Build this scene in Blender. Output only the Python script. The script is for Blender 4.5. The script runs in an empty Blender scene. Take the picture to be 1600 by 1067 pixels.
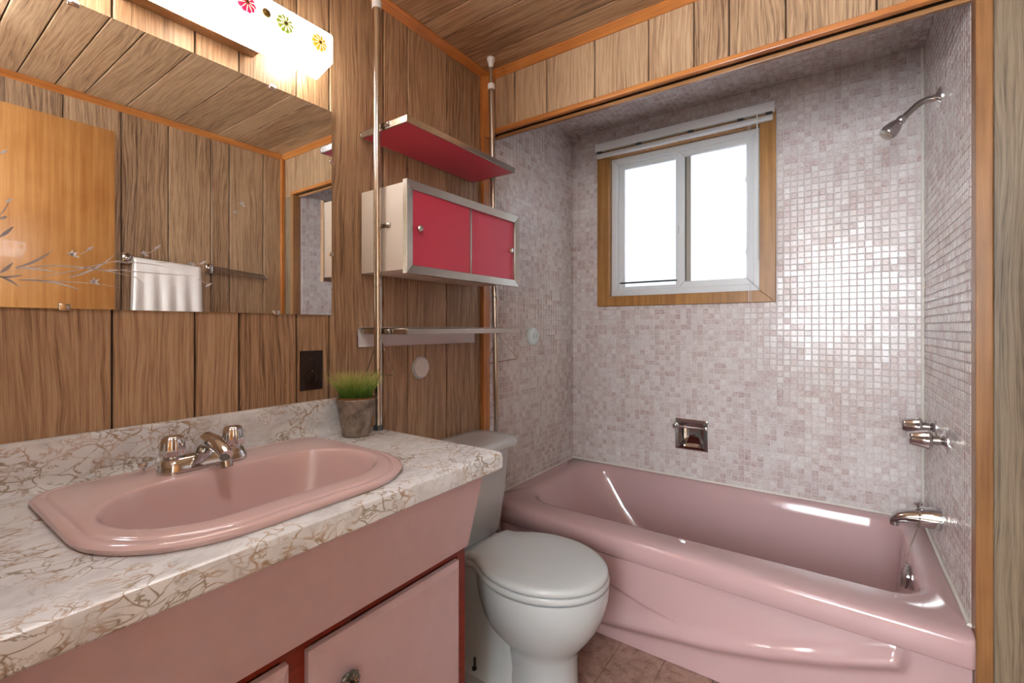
import bpy, bmesh, math, random
from mathutils import Vector, Matrix
random.seed(7)
sc = bpy.context.scene
COL = sc.collection
R = math.radians

# ------------------------------------------------------------------ camera
cam_d = bpy.data.cameras.new('camera')
cam = bpy.data.objects.new('camera', cam_d); COL.objects.link(cam)
cam.location = (1.2426, 0.0, 1.146)
cam.rotation_euler = (R(90), 0, R(35.0876))
cam_d.sensor_width = 36.0
cam_d.lens = 722.8 / 1600 * 36.0
cam_d.shift_y = -(533.5 - 511.5) / 1600.0
cam_d.clip_start = 0.02
sc.camera = cam

# ------------------------------------------------------------------ world, lights, exposure
world = bpy.data.worlds.new('sky'); sc.world = world
world.use_nodes = True
world.node_tree.nodes['Background'].inputs[0].default_value = (0.75, 0.87, 1.0, 1)
world.node_tree.nodes['Background'].inputs[1].default_value = 1.0

PANE_STRENGTH = 0.72          # daylight on the frosted bathroom window
PANEL_STRENGTH = 16.0         # vanity light diffuser
BULB_STRENGTH = 46.0         # its bulbs
DOME_STRENGTH = 20.0         # fill lamp added on the ceiling above the doorway
HALL_POWER = 102.0            # light added behind the doorway, placed from the glare on the back tiles
al = bpy.data.lights.new('hall_fill_light', 'AREA')
al.shape = 'RECTANGLE'; al.size = 0.9; al.size_y = 1.1
al.energy = HALL_POWER; al.color = (0.86, 0.94, 1.0)
alo = bpy.data.objects.new('hall_fill_light', al); COL.objects.link(alo)
alo.location = (1.25, -1.42, 1.50); alo.rotation_euler = (R(90), 0, R(180))

sc.view_settings.view_transform = 'Standard'
sc.view_settings.look = 'None'
sc.view_settings.gamma = 1.0
sc.view_settings.use_curve_mapping = False
sc.view_settings.exposure = 0.62
sc.cycles.max_bounces = 6
sc.cycles.diffuse_bounces = 3
sc.cycles.glossy_bounces = 4

# ------------------------------------------------------------------ dimensions
W = 1.52          # alcove width
RW = 1.66         # room width
F = 1.58          # header plane
B = 2.378         # alcove back wall
CZ = 2.235        # ceiling
NY = -0.07        # near wall
RIM = 0.40        # tub rim
KZ = 0.838        # counter top
PITCH = W / 58

# ------------------------------------------------------------------ material helpers
def lin(c):
    c = c / 255.0
    return c / 12.92 if c <= 0.04045 else ((c + 0.055) / 1.055) ** 2.4
def rgb(r, g, b): return (lin(r), lin(g), lin(b), 1.0)

class NT:
    def __init__(self, name):
        self.m = bpy.data.materials.new(name); self.m.use_nodes = True
        self.t = self.m.node_tree; self.n = self.t.nodes; self.l = self.t.links
        self.b = self.n['Principled BSDF']
    def node(self, typ, **kw):
        nd = self.n.new(typ)
        for k, v in kw.items(): setattr(nd, k, v)
        return nd
    def link(self, a, b): self.l.new(a, b)
    def val(self, sock, v):
        if hasattr(v, 'is_linked') or isinstance(v, bpy.types.NodeSocket): self.link(v, sock)
        else: sock.default_value = v
    def math(self, op, a, b=None, c=None, clamp=False):
        nd = self.node('ShaderNodeMath', operation=op); nd.use_clamp = clamp
        self.val(nd.inputs[0], a)
        if b is not None: self.val(nd.inputs[1], b)
        if c is not None: self.val(nd.inputs[2], c)
        return nd.outputs[0]
    def vmath(self, op, a, b=None):
        nd = self.node('ShaderNodeVectorMath', operation=op)
        self.val(nd.inputs[0], a)
        if b is not None: self.val(nd.inputs[1], b)
        return nd.outputs[0]
    def noise(self, vec, scale=5, detail=3, rough=0.55, dist=0.0):
        nd = self.node('ShaderNodeTexNoise')
        self.val(nd.inputs['Vector'], vec)
        nd.inputs['Scale'].default_value = scale; nd.inputs['Detail'].default_value = detail
        nd.inputs['Roughness'].default_value = rough; nd.inputs['Distortion'].default_value = dist
        return nd.outputs['Fac']
    def noisec(self, vec, scale=5, detail=3):
        nd = self.node('ShaderNodeTexNoise')
        self.val(nd.inputs['Vector'], vec)
        nd.inputs['Scale'].default_value = scale; nd.inputs['Detail'].default_value = detail
        return nd.outputs['Color']
    def ramp(self, fac, stops, interp='LINEAR'):
        nd = self.node('ShaderNodeValToRGB'); cr = nd.color_ramp; cr.interpolation = interp
        while len(cr.elements) < len(stops): cr.elements.new(0.5)
        for e, (p, c) in zip(cr.elements, stops): e.position = p; e.color = c
        self.link(fac, nd.inputs[0]); return nd.outputs[0]
    def mix(self, fac, a, b, mode='MIX'):
        nd = self.node('ShaderNodeMix', data_type='RGBA', blend_type=mode)
        self.val(nd.inputs[0], fac); self.val(nd.inputs[6], a); self.val(nd.inputs[7], b)
        return nd.outputs[2]
    def coord(self, which='Object'):
        return self.node('ShaderNodeTexCoord').outputs[which]
    def pos(self): return self.node('ShaderNodeNewGeometry').outputs['Position']
    def bump(self, h, strength=0.2, dist=0.002):
        nd = self.node('ShaderNodeBump'); nd.inputs['Strength'].default_value = strength
        nd.inputs['Distance'].default_value = dist
        self.link(h, nd.inputs['Height']); self.link(nd.outputs[0], self.b.inputs['Normal'])
    def set(self, **kw):
        for k, v in kw.items():
            self.val(self.b.inputs[k.replace('_', ' ')], v)
        return self

def plain(name, col, rough=0.5, metal=0.0, coat=0.0, spec=0.5, var=0.06, vs=9.0, bumps=0.0):
    t = NT(name)
    c = rgb(*col) if len(col) == 3 else col
    if var:
        f = t.noise(t.pos(), vs, 4)
        k = t.math('MULTIPLY_ADD', f, 2 * var, 1 - var)
        sc_ = t.node('ShaderNodeMix', data_type='RGBA', blend_type='MULTIPLY')
        sc_.inputs[0].default_value = 1.0; sc_.inputs[6].default_value = c
        cmb = t.node('ShaderNodeCombineColor')
        for i in range(3): t.link(k, cmb.inputs[i])
        t.link(cmb.outputs[0], sc_.inputs[7])
        t.link(sc_.outputs[2], t.b.inputs['Base Color'])
    else:
        t.b.inputs['Base Color'].default_value = c
    t.b.inputs['Roughness'].default_value = rough
    t.b.inputs['Metallic'].default_value = metal
    t.b.inputs['Coat Weight'].default_value = coat
    t.b.inputs['Coat Roughness'].default_value = 0.06
    t.b.inputs['Specular IOR Level'].default_value = spec
    if bumps: t.bump(t.noise(t.pos(), 160, 3), bumps, 0.001)
    return t.m

def plank_wood(name, light, mid, dark, rough=0.42, gscale=1.0):
    """printed oak panelling; grain runs along the plank's own long axis (local z)"""
    t = NT(name)
    co = t.coord('Object')
    rnd = t.node('ShaderNodeObjectInfo').outputs['Random']
    off = t.node('ShaderNodeCombineXYZ')
    t.link(t.math('MULTIPLY', rnd, 3.1), off.inputs[0])
    t.link(t.math('MULTIPLY', rnd, 17.3), off.inputs[1])
    t.link(t.math('MULTIPLY', rnd, 41.7), off.inputs[2])
    v = t.vmath('ADD', co, off.outputs[0])
    sep = t.node('ShaderNodeSeparateXYZ'); t.link(v, sep.inputs[0])
    # the grain follows a slow cathedral warp across the width
    warp = t.noise(t.vmath('MULTIPLY', v, (1, 8.0, 1.5)), 1.0, 2, 0.5)
    wy = t.node('ShaderNodeCombineXYZ')
    t.link(sep.outputs[0], wy.inputs[0]); t.link(sep.outputs[2], wy.inputs[2])
    t.link(t.math('MULTIPLY_ADD', warp, 0.075, sep.outputs[1]), wy.inputs[1])
    wv = wy.outputs[0]
    pores = t.noise(t.vmath('MULTIPLY', wv, (1, 420, 11)), 1.0, 3, 0.62)
    streak = t.noise(t.vmath('MULTIPLY', wv, (1, 150, 3.0)), 1.0, 4, 0.66)
    blot = t.noise(t.vmath('MULTIPLY', v, (1, 6, 1.4)), 1.0, 2, 0.5)
    f = t.math('ADD', t.math('MULTIPLY', pores, 0.42), t.math('MULTIPLY', streak, 0.60))
    f = t.math('ADD', f, t.math('MULTIPLY', blot, 0.14))
    f = t.math('ADD', f, t.math('MULTIPLY_ADD', rnd, 0.10, -0.11))
    col = t.ramp(f, [(0.37, rgb(*dark)), (0.48, rgb(*mid)), (0.62, rgb(*light))])
    t.link(col, t.b.inputs['Base Color'])
    t.b.inputs['Roughness'].default_value = rough
    t.b.inputs['Specular IOR Level'].default_value = 0.5
    t.bump(pores, 0.18, 0.0008)
    return t.m

def trim_wood(name, axis, light, dark, rough=0.33):
    t = NT(name)
    s = [55.0, 55.0, 55.0]; s[axis] = 2.2
    v = t.vmath('MULTIPLY', t.pos(), tuple(s))
    n1 = t.noise(v, 1.0, 4, 0.6)
    n2 = t.noise(t.pos(), 7.0, 2)
    f = t.math('ADD', t.math('MULTIPLY', n1, 0.75), t.math('MULTIPLY', n2, 0.3))
    t.link(t.ramp(f, [(0.33, rgb(*dark)), (0.68, rgb(*light))]), t.b.inputs['Base Color'])
    t.b.inputs['Roughness'].default_value = rough
    t.b.inputs['Coat Weight'].default_value = 0.15
    return t.m

def tile_mat():
    t = NT('mosaic_tile')
    p = t.pos()
    q = t.vmath('MULTIPLY', t.vmath('ADD', p, (0.001, -B - 0.001, -RIM)), (1 / PITCH,) * 3)
    cell = t.vmath('FLOOR', q)
    wn = t.node('ShaderNodeTexWhiteNoise'); t.link(cell, wn.inputs['Vector'])
    r = wn.outputs['Value']
    patch = t.noise(cell, 0.16, 2)
    inner = t.noise(t.vmath('ADD', t.vmath('MULTIPLY', p, (95, 95, 95)), wn.outputs['Color']), 1.0, 3, 0.6, 0.6)
    f = t.math('ADD', t.math('MULTIPLY', r, 0.30), t.math('MULTIPLY', inner, 0.75))
    f = t.math('ADD', f, t.math('MULTIPLY', patch, 0.33))
    col = t.ramp(f, [(0.36, rgb(180, 150, 148)), (0.55, rgb(205, 186, 183)), (0.72, rgb(218, 207, 204)), (0.95, rgb(231, 226, 223))])
    t.link(col, t.b.inputs['Base Color'])
    t.set(Roughness=0.16)
    t.b.inputs['Specular IOR Level'].default_value = 0.5
    t.bump(t.noise(p, 140, 2), 0.22, 0.0014)
    return t.m

def marble_laminate():
    t = NT('marble_laminate')
    p = t.vmath('MULTIPLY', t.pos(), (1.0, 0.72, 1.0))
    w1 = t.vmath('MULTIPLY', t.vmath('SUBTRACT', t.noisec(p, 9, 3), (0.5, 0.5, 0.5)), (0.15, 0.15, 0.15))
    v1 = t.node('ShaderNodeTexVoronoi', feature='DISTANCE_TO_EDGE')
    t.link(t.vmath('ADD', p, w1), v1.inputs['Vector']); v1.inputs['Scale'].default_value = 29
    rid = t.math('ABSOLUTE', t.math('SUBTRACT', t.noise(p, 17, 5, 0.6, 1.4), 0.5))
    brk = t.noise(p, 70, 2)
    mask = t.noise(p, 11, 3)
    hue = t.noise(p, 11, 2)
    a = t.ramp(v1.outputs['Distance'], [(0.0, (1, 1, 1, 1)), (0.018, (0.7, 0.7, 0.7, 1)), (0.05, (0, 0, 0, 1))])
    b = t.ramp(rid, [(0.0, (1, 1, 1, 1)), (0.010, (0.75, 0.75, 0.75, 1)), (0.028, (0, 0, 0, 1))])
    mk = t.ramp(mask, [(0.42, (0.05, 0.05, 0.05, 1)), (0.54, (1, 1, 1, 1))])
    mk2 = t.ramp(mask, [(0.40, (0.25, 0.25, 0.25, 1)), (0.56, (0.95, 0.95, 0.95, 1))])
    fa = t.math('MULTIPLY', a, mk); fb = t.math('MULTIPLY', b, mk2)
    fac = t.math('MULTIPLY', t.math('MAXIMUM', fa, fb), t.ramp(brk, [(0.36, (0.35, 0.35, 0.35, 1)), (0.5, (1, 1, 1, 1))]))
    vein = t.ramp(hue, [(0.38, rgb(120, 112, 98)), (0.49, rgb(176, 126, 62)), (0.60, rgb(140, 124, 98))])
    soft = t.noise(p, 22, 3)
    base = t.ramp(soft, [(0.35, rgb(220, 222, 224)), (0.55, rgb(238, 241, 243))])
    t.link(t.mix(t.math('MULTIPLY', fac, 0.92), base, vein), t.b.inputs['Base Color'])
    t.set(Roughness=0.22)
    return t.m

def vinyl_tile():
    t = NT('vinyl_floor_tile')
    p = t.pos()
    n = t.noise(p, 26, 5, 0.65); n2 = t.noise(p, 110, 3, 0.6)
    f = t.math('ADD', t.math('MULTIPLY', n, 0.7), t.math('MULTIPLY', n2, 0.3))
    t.link(t.ramp(f, [(0.33, rgb(116, 84, 74)), (0.48, rgb(168, 134, 120)), (0.62, rgb(186, 152, 138))]), t.b.inputs['Base Color'])
    t.set(Roughness=0.4); return t.m

def emitter(name, col, s, spec=0.0, noise=0.0):
    t = NT(name)
    c = rgb(*col)
    t.b.inputs['Base Color'].default_value = (0.6, 0.6, 0.6, 1)
    t.b.inputs['Roughness'].default_value = 0.35
    t.b.inputs['Specular IOR Level'].default_value = spec
    t.b.inputs['Emission Color'].default_value = c
    t.b.inputs['Emission Strength'].default_value = s
    if noise:
        f = t.noise(t.pos(), 260, 3)
        t.link(t.math('MULTIPLY_ADD', f, 2 * noise * s, s * (1 - noise)), t.b.inputs['Emission Strength'])
    return t.m

def galvanised():
    t = NT('aged_zinc')
    p = t.pos()
    f = t.noise(p, 34, 5, 0.65)
    t.link(t.ramp(f, [(0.3, rgb(104, 92, 82)), (0.5, rgb(150, 138, 126)), (0.7, rgb(182, 170, 156))]), t.b.inputs['Base Color'])
    t.set(Roughness=0.5, Metallic=0.55); return t.m

def grass_mat():
    t = NT('grass_blade')
    a = t.node('ShaderNodeAttribute', attribute_name='tip').outputs['Fac']
    rn = t.noise(t.pos(), 240, 1)
    f = t.math('ADD', t.math('MULTIPLY', a, 0.8), t.math('MULTIPLY', rn, 0.3))
    t.link(t.ramp(f, [(0.1, rgb(48, 92, 28)), (0.5, rgb(112, 152, 48)), (0.9, rgb(214, 212, 120))]), t.b.inputs['Base Color'])
    t.set(Roughness=0.5); return t.m

M = {}
M['plank'] = plank_wood('oak_panel', (204, 171, 135), (170, 135, 102), (108, 80, 58))
M['plank_ceiling'] = plank_wood('oak_panel_ceiling', (204, 171, 135), (170, 135, 102), (108, 80, 58), rough=0.3)
M['plank_grey'] = plank_wood('darkened_oak_panel', (150, 131, 108), (120, 102, 82), (74, 61, 49))  # same panelling, base colour darkened to offset the strong hall light
M['groove'] = plain('dark_groove', (46, 32, 22), 0.8, var=0.1)
for ax, nm in enumerate('xyz'):
    M['trim_' + nm] = trim_wood('stained_trim_' + nm, ax, (214, 140, 72), (164, 92, 38))
    M['trim_dark_' + nm] = trim_wood('dark_stained_trim_' + nm, ax, (172, 122, 76), (124, 82, 46))
M['door'] = trim_wood('birch_door', 2, (208, 150, 88), (170, 108, 52), 0.3)
M['case'] = trim_wood('window_casing_wood', 2, (190, 138, 76), (146, 98, 48), 0.35)
M['tile'] = tile_mat()
M['grout'] = plain('grout', (224, 214, 212), 0.8, var=0.04)
M['caulk'] = plain('caulk', (228, 222, 214), 0.6)
M['tub'] = plain('pink_enamel', (203, 168, 168), 0.11, coat=0.5, var=0.02)
M['sink'] = plain('pink_porcelain', (224, 194, 192), 0.14, coat=0.4, var=0.02)
M['ppaint'] = plain('pink_paint', (214, 185, 190), 0.45, var=0.07, vs=30)
M['redwood'] = trim_wood('red_brown_frame', 1, (150, 44, 16), (104, 24, 8), 0.35)
M['porcelain'] = plain('white_porcelain', (207, 213, 215), 0.13, coat=0.4, var=0.02)
M['seat'] = plain('white_seat_plastic', (212, 217, 218), 0.2, var=0.0)
M['chrome'] = plain('chrome', (216, 216, 216), 0.09, metal=1.0, var=0.04)
M['brushed'] = plain('brushed_chrome', (190, 184, 176), 0.25, metal=1.0, var=0.1, vs=40)
M['polechrome'] = plain('pole_chrome', (200, 192, 182), 0.2, metal=1.0, var=0.08, vs=20)
M['white'] = plain('white_plastic', (240, 240, 240), 0.35, var=0.02)
M['vinyl'] = plain('white_vinyl_frame', (226, 228, 230), 0.35, var=0.02)
M['cream'] = plain('cream_enamel', (230, 220, 208), 0.35, var=0.03)
M['crimson'] = plain('crimson_laminate', (222, 72, 100), 0.32, var=0.06, vs=60)
M['marble'] = marble_laminate()
M['vfloor'] = vinyl_tile()
M['vjoint'] = plain('vinyl_joint', (120, 88, 76), 0.6)
M['darkplastic'] = plain('dark_brown_plastic', (40, 26, 20), 0.3, var=0.05)
M['black'] = plain('black', (18, 16, 15), 0.5, var=0.0)
M['darkgrey'] = plain('dark_grey', (66, 70, 72), 0.45)
M['sashgrey'] = plain('sash_grey', (168, 160, 148), 0.5)
M['pewter'] = plain('antique_pewter', (120, 122, 116), 0.35, metal=0.8, var=0.5, vs=220)
M['pane'] = emitter('frosted_daylight_glass', (224, 238, 252), PANE_STRENGTH, 0.5, 0.05)
M['panel'] = emitter('lit_acrylic', (250, 250, 252), PANEL_STRENGTH)
M['bulb'] = emitter('lit_bulb', (255, 244, 228), BULB_STRENGTH)
M['dome'] = emitter('added_lamp_glass', (232, 242, 255), DOME_STRENGTH)
def acrylic(name, col, k):  # emission stands in for panel light shining through the petals
    t = NT(name); f = t.noise(t.pos(), 130, 2)
    c = t.mix(f, rgb(*col), rgb(*[min(255, v + 28) for v in col]))
    t.link(c, t.b.inputs['Base Color']); t.link(c, t.b.inputs['Emission Color'])
    t.set(Roughness=0.25, Emission_Strength=k); return t.m
M['petal_pink'] = acrylic('crimson_acrylic', (206, 22, 70), .45)
M['petal_green'] = acrylic('olive_acrylic', (128, 140, 40), .35)
M['petal_white'] = acrylic('cream_acrylic', (250, 246, 200), .6)
M['petal_orange'] = acrylic('amber_acrylic', (232, 160, 32), .45)
M['bronze'] = plain('bronze_cap', (120, 92, 40), 0.3, metal=0.6)
m_ = NT('mirror_silver'); m_.set(Metallic=1.0, Roughness=0.0); m_.b.inputs['Base Color'].default_value = (0.90, 0.91, 0.90, 1); M['mirror'] = m_.m
M['etch'] = plain('etched_glass', (226, 220, 220), 0.6, var=0.1, vs=80)
M['etch_dark'] = plain('etched_glass_grey', (184, 178, 178), 0.5, var=0.1, vs=80)
M['etch_white'] = plain('etched_glass_white', (236, 236, 240), 0.5, var=0.03)
M['zinc'] = galvanised()
M['grass'] = grass_mat()
M['soil'] = plain('dry_moss', (126, 84, 46), 0.9, var=0.3, vs=120, bumps=0.6)
M['mint'] = plain('pale_mint_plastic', (224, 236, 236), 0.4, var=0.03)
M['towel'] = plain('white_terry', (226, 216, 210), 0.95, var=0.06, vs=200, bumps=0.6)
M['hallwall'] = plain('hall_paint', (226, 216, 202), 0.8)
M['hallfloor'] = plain('hall_floor', (150, 120, 92), 0.5)
M['rod'] = plain('dark_green_rod', (52, 62, 48), 0.5)

# ------------------------------------------------------------------ geometry helpers
def V(*a): return Vector(a)
def add_box(bm, x0, x1, y0, y1, z0, z1, bev=0.0, seg=2):
    r = bmesh.ops.create_cube(bm, size=1.0)
    vs = r['verts']
    for v in vs:
        v.co = V((x0 + x1) / 2 + v.co.x * (x1 - x0), (y0 + y1) / 2 + v.co.y * (y1 - y0), (z0 + z1) / 2 + v.co.z * (z1 - z0))
    if bev:
        es = list({e for v in vs for e in v.link_edges})
        bmesh.ops.bevel(bm, geom=es, offset=bev, segments=seg, affect='EDGES', profile=0.5)
    return vs

def add_hex(bm, pts, bev=0.0, seg=2):
    """8 corners: bottom 4 (ccw) then top 4"""
    vs = [bm.verts.new(p) for p in pts]
    fs = []
    for f in ((3, 2, 1, 0), (4, 5, 6, 7), (0, 1, 5, 4), (1, 2, 6, 5), (2, 3, 7, 6), (3, 0, 4, 7)):
        fs.append(bm.faces.new([vs[i] for i in f]))
    if bev:
        es = list({e for v in vs for e in v.link_edges})
        bmesh.ops.bevel(bm, geom=es, offset=bev, segments=seg, affect='EDGES', profile=0.5)

def add_loft(bm, rings, cap0=False, cap1=False, closed=True):
    rv = [[bm.verts.new(p) for p in ring] for ring in rings]
    n = len(rv[0])
    for a, b in zip(rv[:-1], rv[1:]):
        for i in range(n if closed else n - 1):
            j = (i + 1) % n
            bm.faces.new((a[i], a[j], b[j], b[i]))
    if cap0: bm.faces.new(list(reversed(rv[0])))
    if cap1: bm.faces.new(rv[-1])
    return rv

def frame_of(d):
    d = d.normalized()
    up = V(0, 0, 1) if abs(d.z) < 0.9 else V(1, 0, 0)
    a = d.cross(up).normalized(); b = d.cross(a).normalized()
    return a, b

def add_tube(bm, pts, r, seg=12, caps=True, cyclic=False):
    pts = [Vector(p) for p in pts]
    n = len(pts)
    rr = r if isinstance(r, (list, tuple)) else [r] * n
    rings = []
    a = None
    for i, p in enumerate(pts):
        if cyclic: d = pts[(i + 1) % n] - pts[i - 1]
        elif i == 0: d = pts[1] - pts[0]
        elif i == n - 1: d = pts[-1] - pts[-2]
        else: d = pts[i + 1] - pts[i - 1]
        d.normalize()
        if a is None: a, b = frame_of(d)
        else:
            a = (a - d * a.dot(d)).normalized()
        b = d.cross(a)
        rings.append([p + (a * math.cos(t) + b * math.sin(t)) * rr[i] for t in [2 * math.pi * k / seg for k in range(seg)]])
    if cyclic: rings.append(rings[0][:])
    add_loft(bm, rings, caps and not cyclic, caps and not cyclic)

def add_lathe(bm, prof, origin, axis, seg=24, lobes=None):
    """prof: (radius, height along axis)"""
    o = Vector(origin); ax = Vector(axis).normalized(); a, b = frame_of(ax)
    rings = []
    for r, h in prof:
        ring = []
        for k in range(seg):
            t = 2 * math.pi * k / seg
            q = r
            if lobes: q = r * (1 + lobes[1] * math.cos(lobes[0] * t))
            ring.append(o + ax * h + (a * math.cos(t) + b * math.sin(t)) * q)
        rings.append(ring)
    add_loft(bm, rings, prof[0][0] > 1e-6, prof[-1][0] > 1e-6)

def rrect(x0, x1, y0, y1, rad, z, nc=8, ns=6):
    """rounded rectangle ring; rad = (r at x0y0, x1y0, x1y1, x0y1) with equal point counts"""
    if not isinstance(rad, (tuple, list)): rad = (rad,) * 4
    cs = [(x0 + rad[0], y0 + rad[0], 180, rad[0]), (x1 - rad[1], y0 + rad[1], 270, rad[1]),
          (x1 - rad[2], y1 - rad[2], 0, rad[2]), (x0 + rad[3], y1 - rad[3], 90, rad[3])]
    corners = []
    for cx, cy, a0, r in cs:
        corners.append([V(cx + r * math.cos(R(a0 + 90 * k / nc)), cy + r * math.sin(R(a0 + 90 * k / nc)), z) for k in range(nc + 1)])
    out = []
    for i in range(4):
        out += corners[i]
        p, q = corners[i][-1], corners[(i + 1) % 4][0]
        for k in range(1, ns): out.append(p.lerp(q, k / ns))
    return out

def finish(name, bm, mat, parent=None, smooth=True, ang=38, recalc=True):
    if recalc: bmesh.ops.recalc_face_normals(bm, faces=bm.faces[:])
    me = bpy.data.meshes.new(name)
    bm.to_mesh(me); bm.free()
    if smooth:
        me.polygons.foreach_set('use_smooth', [True] * len(me.polygons))
        me.set_sharp_from_angle(angle=R(ang))
    if mat is not None: me.materials.append(M[mat] if isinstance(mat, str) else mat)
    o = bpy.data.objects.new(name, me); COL.objects.link(o)
    if parent is not None: attach(o, parent)
    return o
def attach(o, p):
    o.parent = p
    if p.type == 'EMPTY': o.matrix_parent_inverse = Matrix.Translation(-p.location)
def tag(o, label, cat, group=None):
    o['label'] = label; o['category'] = cat
    if group: o['group'] = group
    return o
def thing(name, loc, label, cat, group=None):
    o = bpy.data.objects.new(name, None); COL.objects.link(o)
    o.location = loc; o.empty_display_size = 0.05
    return tag(o, label, cat, group)
def struct(o, label=None, cat=None):
    o['kind'] = 'structure'
    if label: o['label'] = label; o['category'] = cat
    return o
def box(name, dims, mat, parent=None, bev=0.0, seg=2):
    bm = bmesh.new(); add_box(bm, *dims, bev=bev, seg=seg)
    return finish(name, bm, mat, parent, smooth=bev > 0)
def tube(name, pts, r, mat, parent=None, seg=12, cyclic=False):
    bm = bmesh.new(); add_tube(bm, pts, r, seg, cyclic=cyclic)
    return finish(name, bm, mat, parent)
def lathe(name, prof, origin, axis, mat, parent=None, seg=24, lobes=None, ang=38):
    bm = bmesh.new(); add_lathe(bm, prof, origin, axis, seg, lobes)
    return finish(name, bm, mat, parent, ang=ang)
def smoothstep(a, b, x):
    t = min(1, max(0, (x - a) / (b - a))); return t * t * (3 - 2 * t)
def interp(tab, x):
    if x <= tab[0][0]: return tab[0][1]
    for (a, p), (b, q) in zip(tab[:-1], tab[1:]):
        if x <= b: return p + (q - p) * (x - a) / (b - a)
    return tab[-1][1]

# ------------------------------------------------------------------ planks
def plank_mesh(w, l, th=0.007, ch=0.0026, gap=0.0019):
    """local x = face normal, y = width, z = length; chamfered long edges"""
    h = w / 2 - gap
    pr = [(-th, -h), (-ch, -h), (0, -h + ch), (0, h - ch), (-ch, h), (-th, h)]
    bm = bmesh.new()
    add_loft(bm, [[V(x, y, -l / 2) for x, y in pr], [V(x, y, l / 2) for x, y in pr]], True, True)
    bmesh.ops.recalc_face_normals(bm, faces=bm.faces[:])
    me = bpy.data.meshes.new('plank'); bm.to_mesh(me); bm.free(); return me
def planks(parent, joints, lo, hi, place, mat):
    """place(centre along width, centre along length) -> Matrix"""
    for a, b in zip(joints[:-1], joints[1:]):
        me = plank_mesh(b - a, hi - lo); me.materials.append(M[mat])
        o = bpy.data.objects.new('plank', me); COL.objects.link(o)
        o.parent = parent; o.matrix_basis = place((a + b) / 2, (lo + hi) / 2)
def m_left(y, z): return Matrix.Translation((0, y, z))
def m_right(y, z): return Matrix.Translation((RW, y, z)) @ Matrix.Rotation(math.pi, 4, 'Z')
def m_head(x, z): return Matrix.Translation((x, F, z)) @ Matrix.Rotation(-math.pi / 2, 4, 'Z')
def m_ceil(y, x):
    return Matrix.Translation((x, y, CZ)) @ Matrix(((0, 0, 1, 0), (0, 1, 0, 0), (-1, 0, 0, 0), (0, 0, 0, 1)))

TH = 0.0072
wl = struct(box('wall_left', (-0.10, -TH, NY, F, 0, CZ), 'groove'), 'oak-panelled left wall behind the mirror and pole shelves', 'wall')
planks(wl, [NY, .11, .312, .465, .564, .717, .819, 1.02, 1.127, 1.327, F], 0, CZ, m_left, 'plank')
wr = struct(box('wall_right', (RW + TH, RW + .10, NY, F, 0, CZ), 'groove'), 'oak-panelled wall seen in the mirror behind the white towel', 'wall')
planks(wr, [NY, .15, .35, .55, .76, .957, 1.159, 1.257, 1.451, F], 0, CZ, m_right, 'plank')
hd = struct(box('wall_header', (0, RW, F + TH, 1.600, 1.971, CZ), 'groove'), 'oak-panelled header wall above the tub opening', 'wall')
planks(hd, [0, .146, .30, .507, .709, .859, .965, 1.119, 1.33, 1.52, RW], 1.971, CZ, m_head, 'plank')
we = struct(box('wall_tub_end', (1.534, RW + .1, F + TH, 1.66, 0, 1.971), 'groove'), 'narrow strip of darkened grey-brown oak panelling right of the tub', 'wall')
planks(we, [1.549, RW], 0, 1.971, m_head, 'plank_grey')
ce = struct(box('ceiling', (0, RW, NY, F, CZ + TH, CZ + .10), 'groove'), 'oak-panelled room ceiling', 'ceiling')
planks(ce, [NY, .10, .30, .402, .52, .62, .773, .973, 1.18, 1.28, 1.46, F], 0, RW, m_ceil, 'plank_ceiling')

# ------------------------------------------------------------------ floor
fl = struct(box('floor', (-.1, RW + .1, NY - .12, B + .1, -.10, -.003), 'vjoint'), 'pinkish-brown tile-pattern vinyl bathroom floor', 'floor')
fp = 0.156
tm = None
bm = bmesh.new()
h = fp / 2 - 0.0012
add_loft(bm, [[V(-h, -h, -.004), V(h, -h, -.004), V(h, h, -.004), V(-h, h, -.004)],
              [V(-h, -h, -.0008), V(h, -h, -.0008), V(h, h, -.0008), V(-h, h, -.0008)],
              [V(-h + .001, -h + .001, 0), V(h - .001, -h + .001, 0), V(h - .001, h - .001, 0), V(-h + .001, h - .001, 0)]], False, True)
bmesh.ops.recalc_face_normals(bm, faces=bm.faces[:])
tm = bpy.data.meshes.new('floor_tile'); bm.to_mesh(tm); bm.free(); tm.materials.append(M['vfloor'])
for i in range(-4, 7):
    for j in range(-10, 1):
        x, y = .602 + fp * (i + .5), 1.516 + fp * (j + .5)
        if x < 0 or x > RW or y < NY or y > 1.62: continue
        o = bpy.data.objects.new('floor_tile', tm); COL.objects.link(o)
        o.parent = fl; o.location = (x, y, 0)

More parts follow.
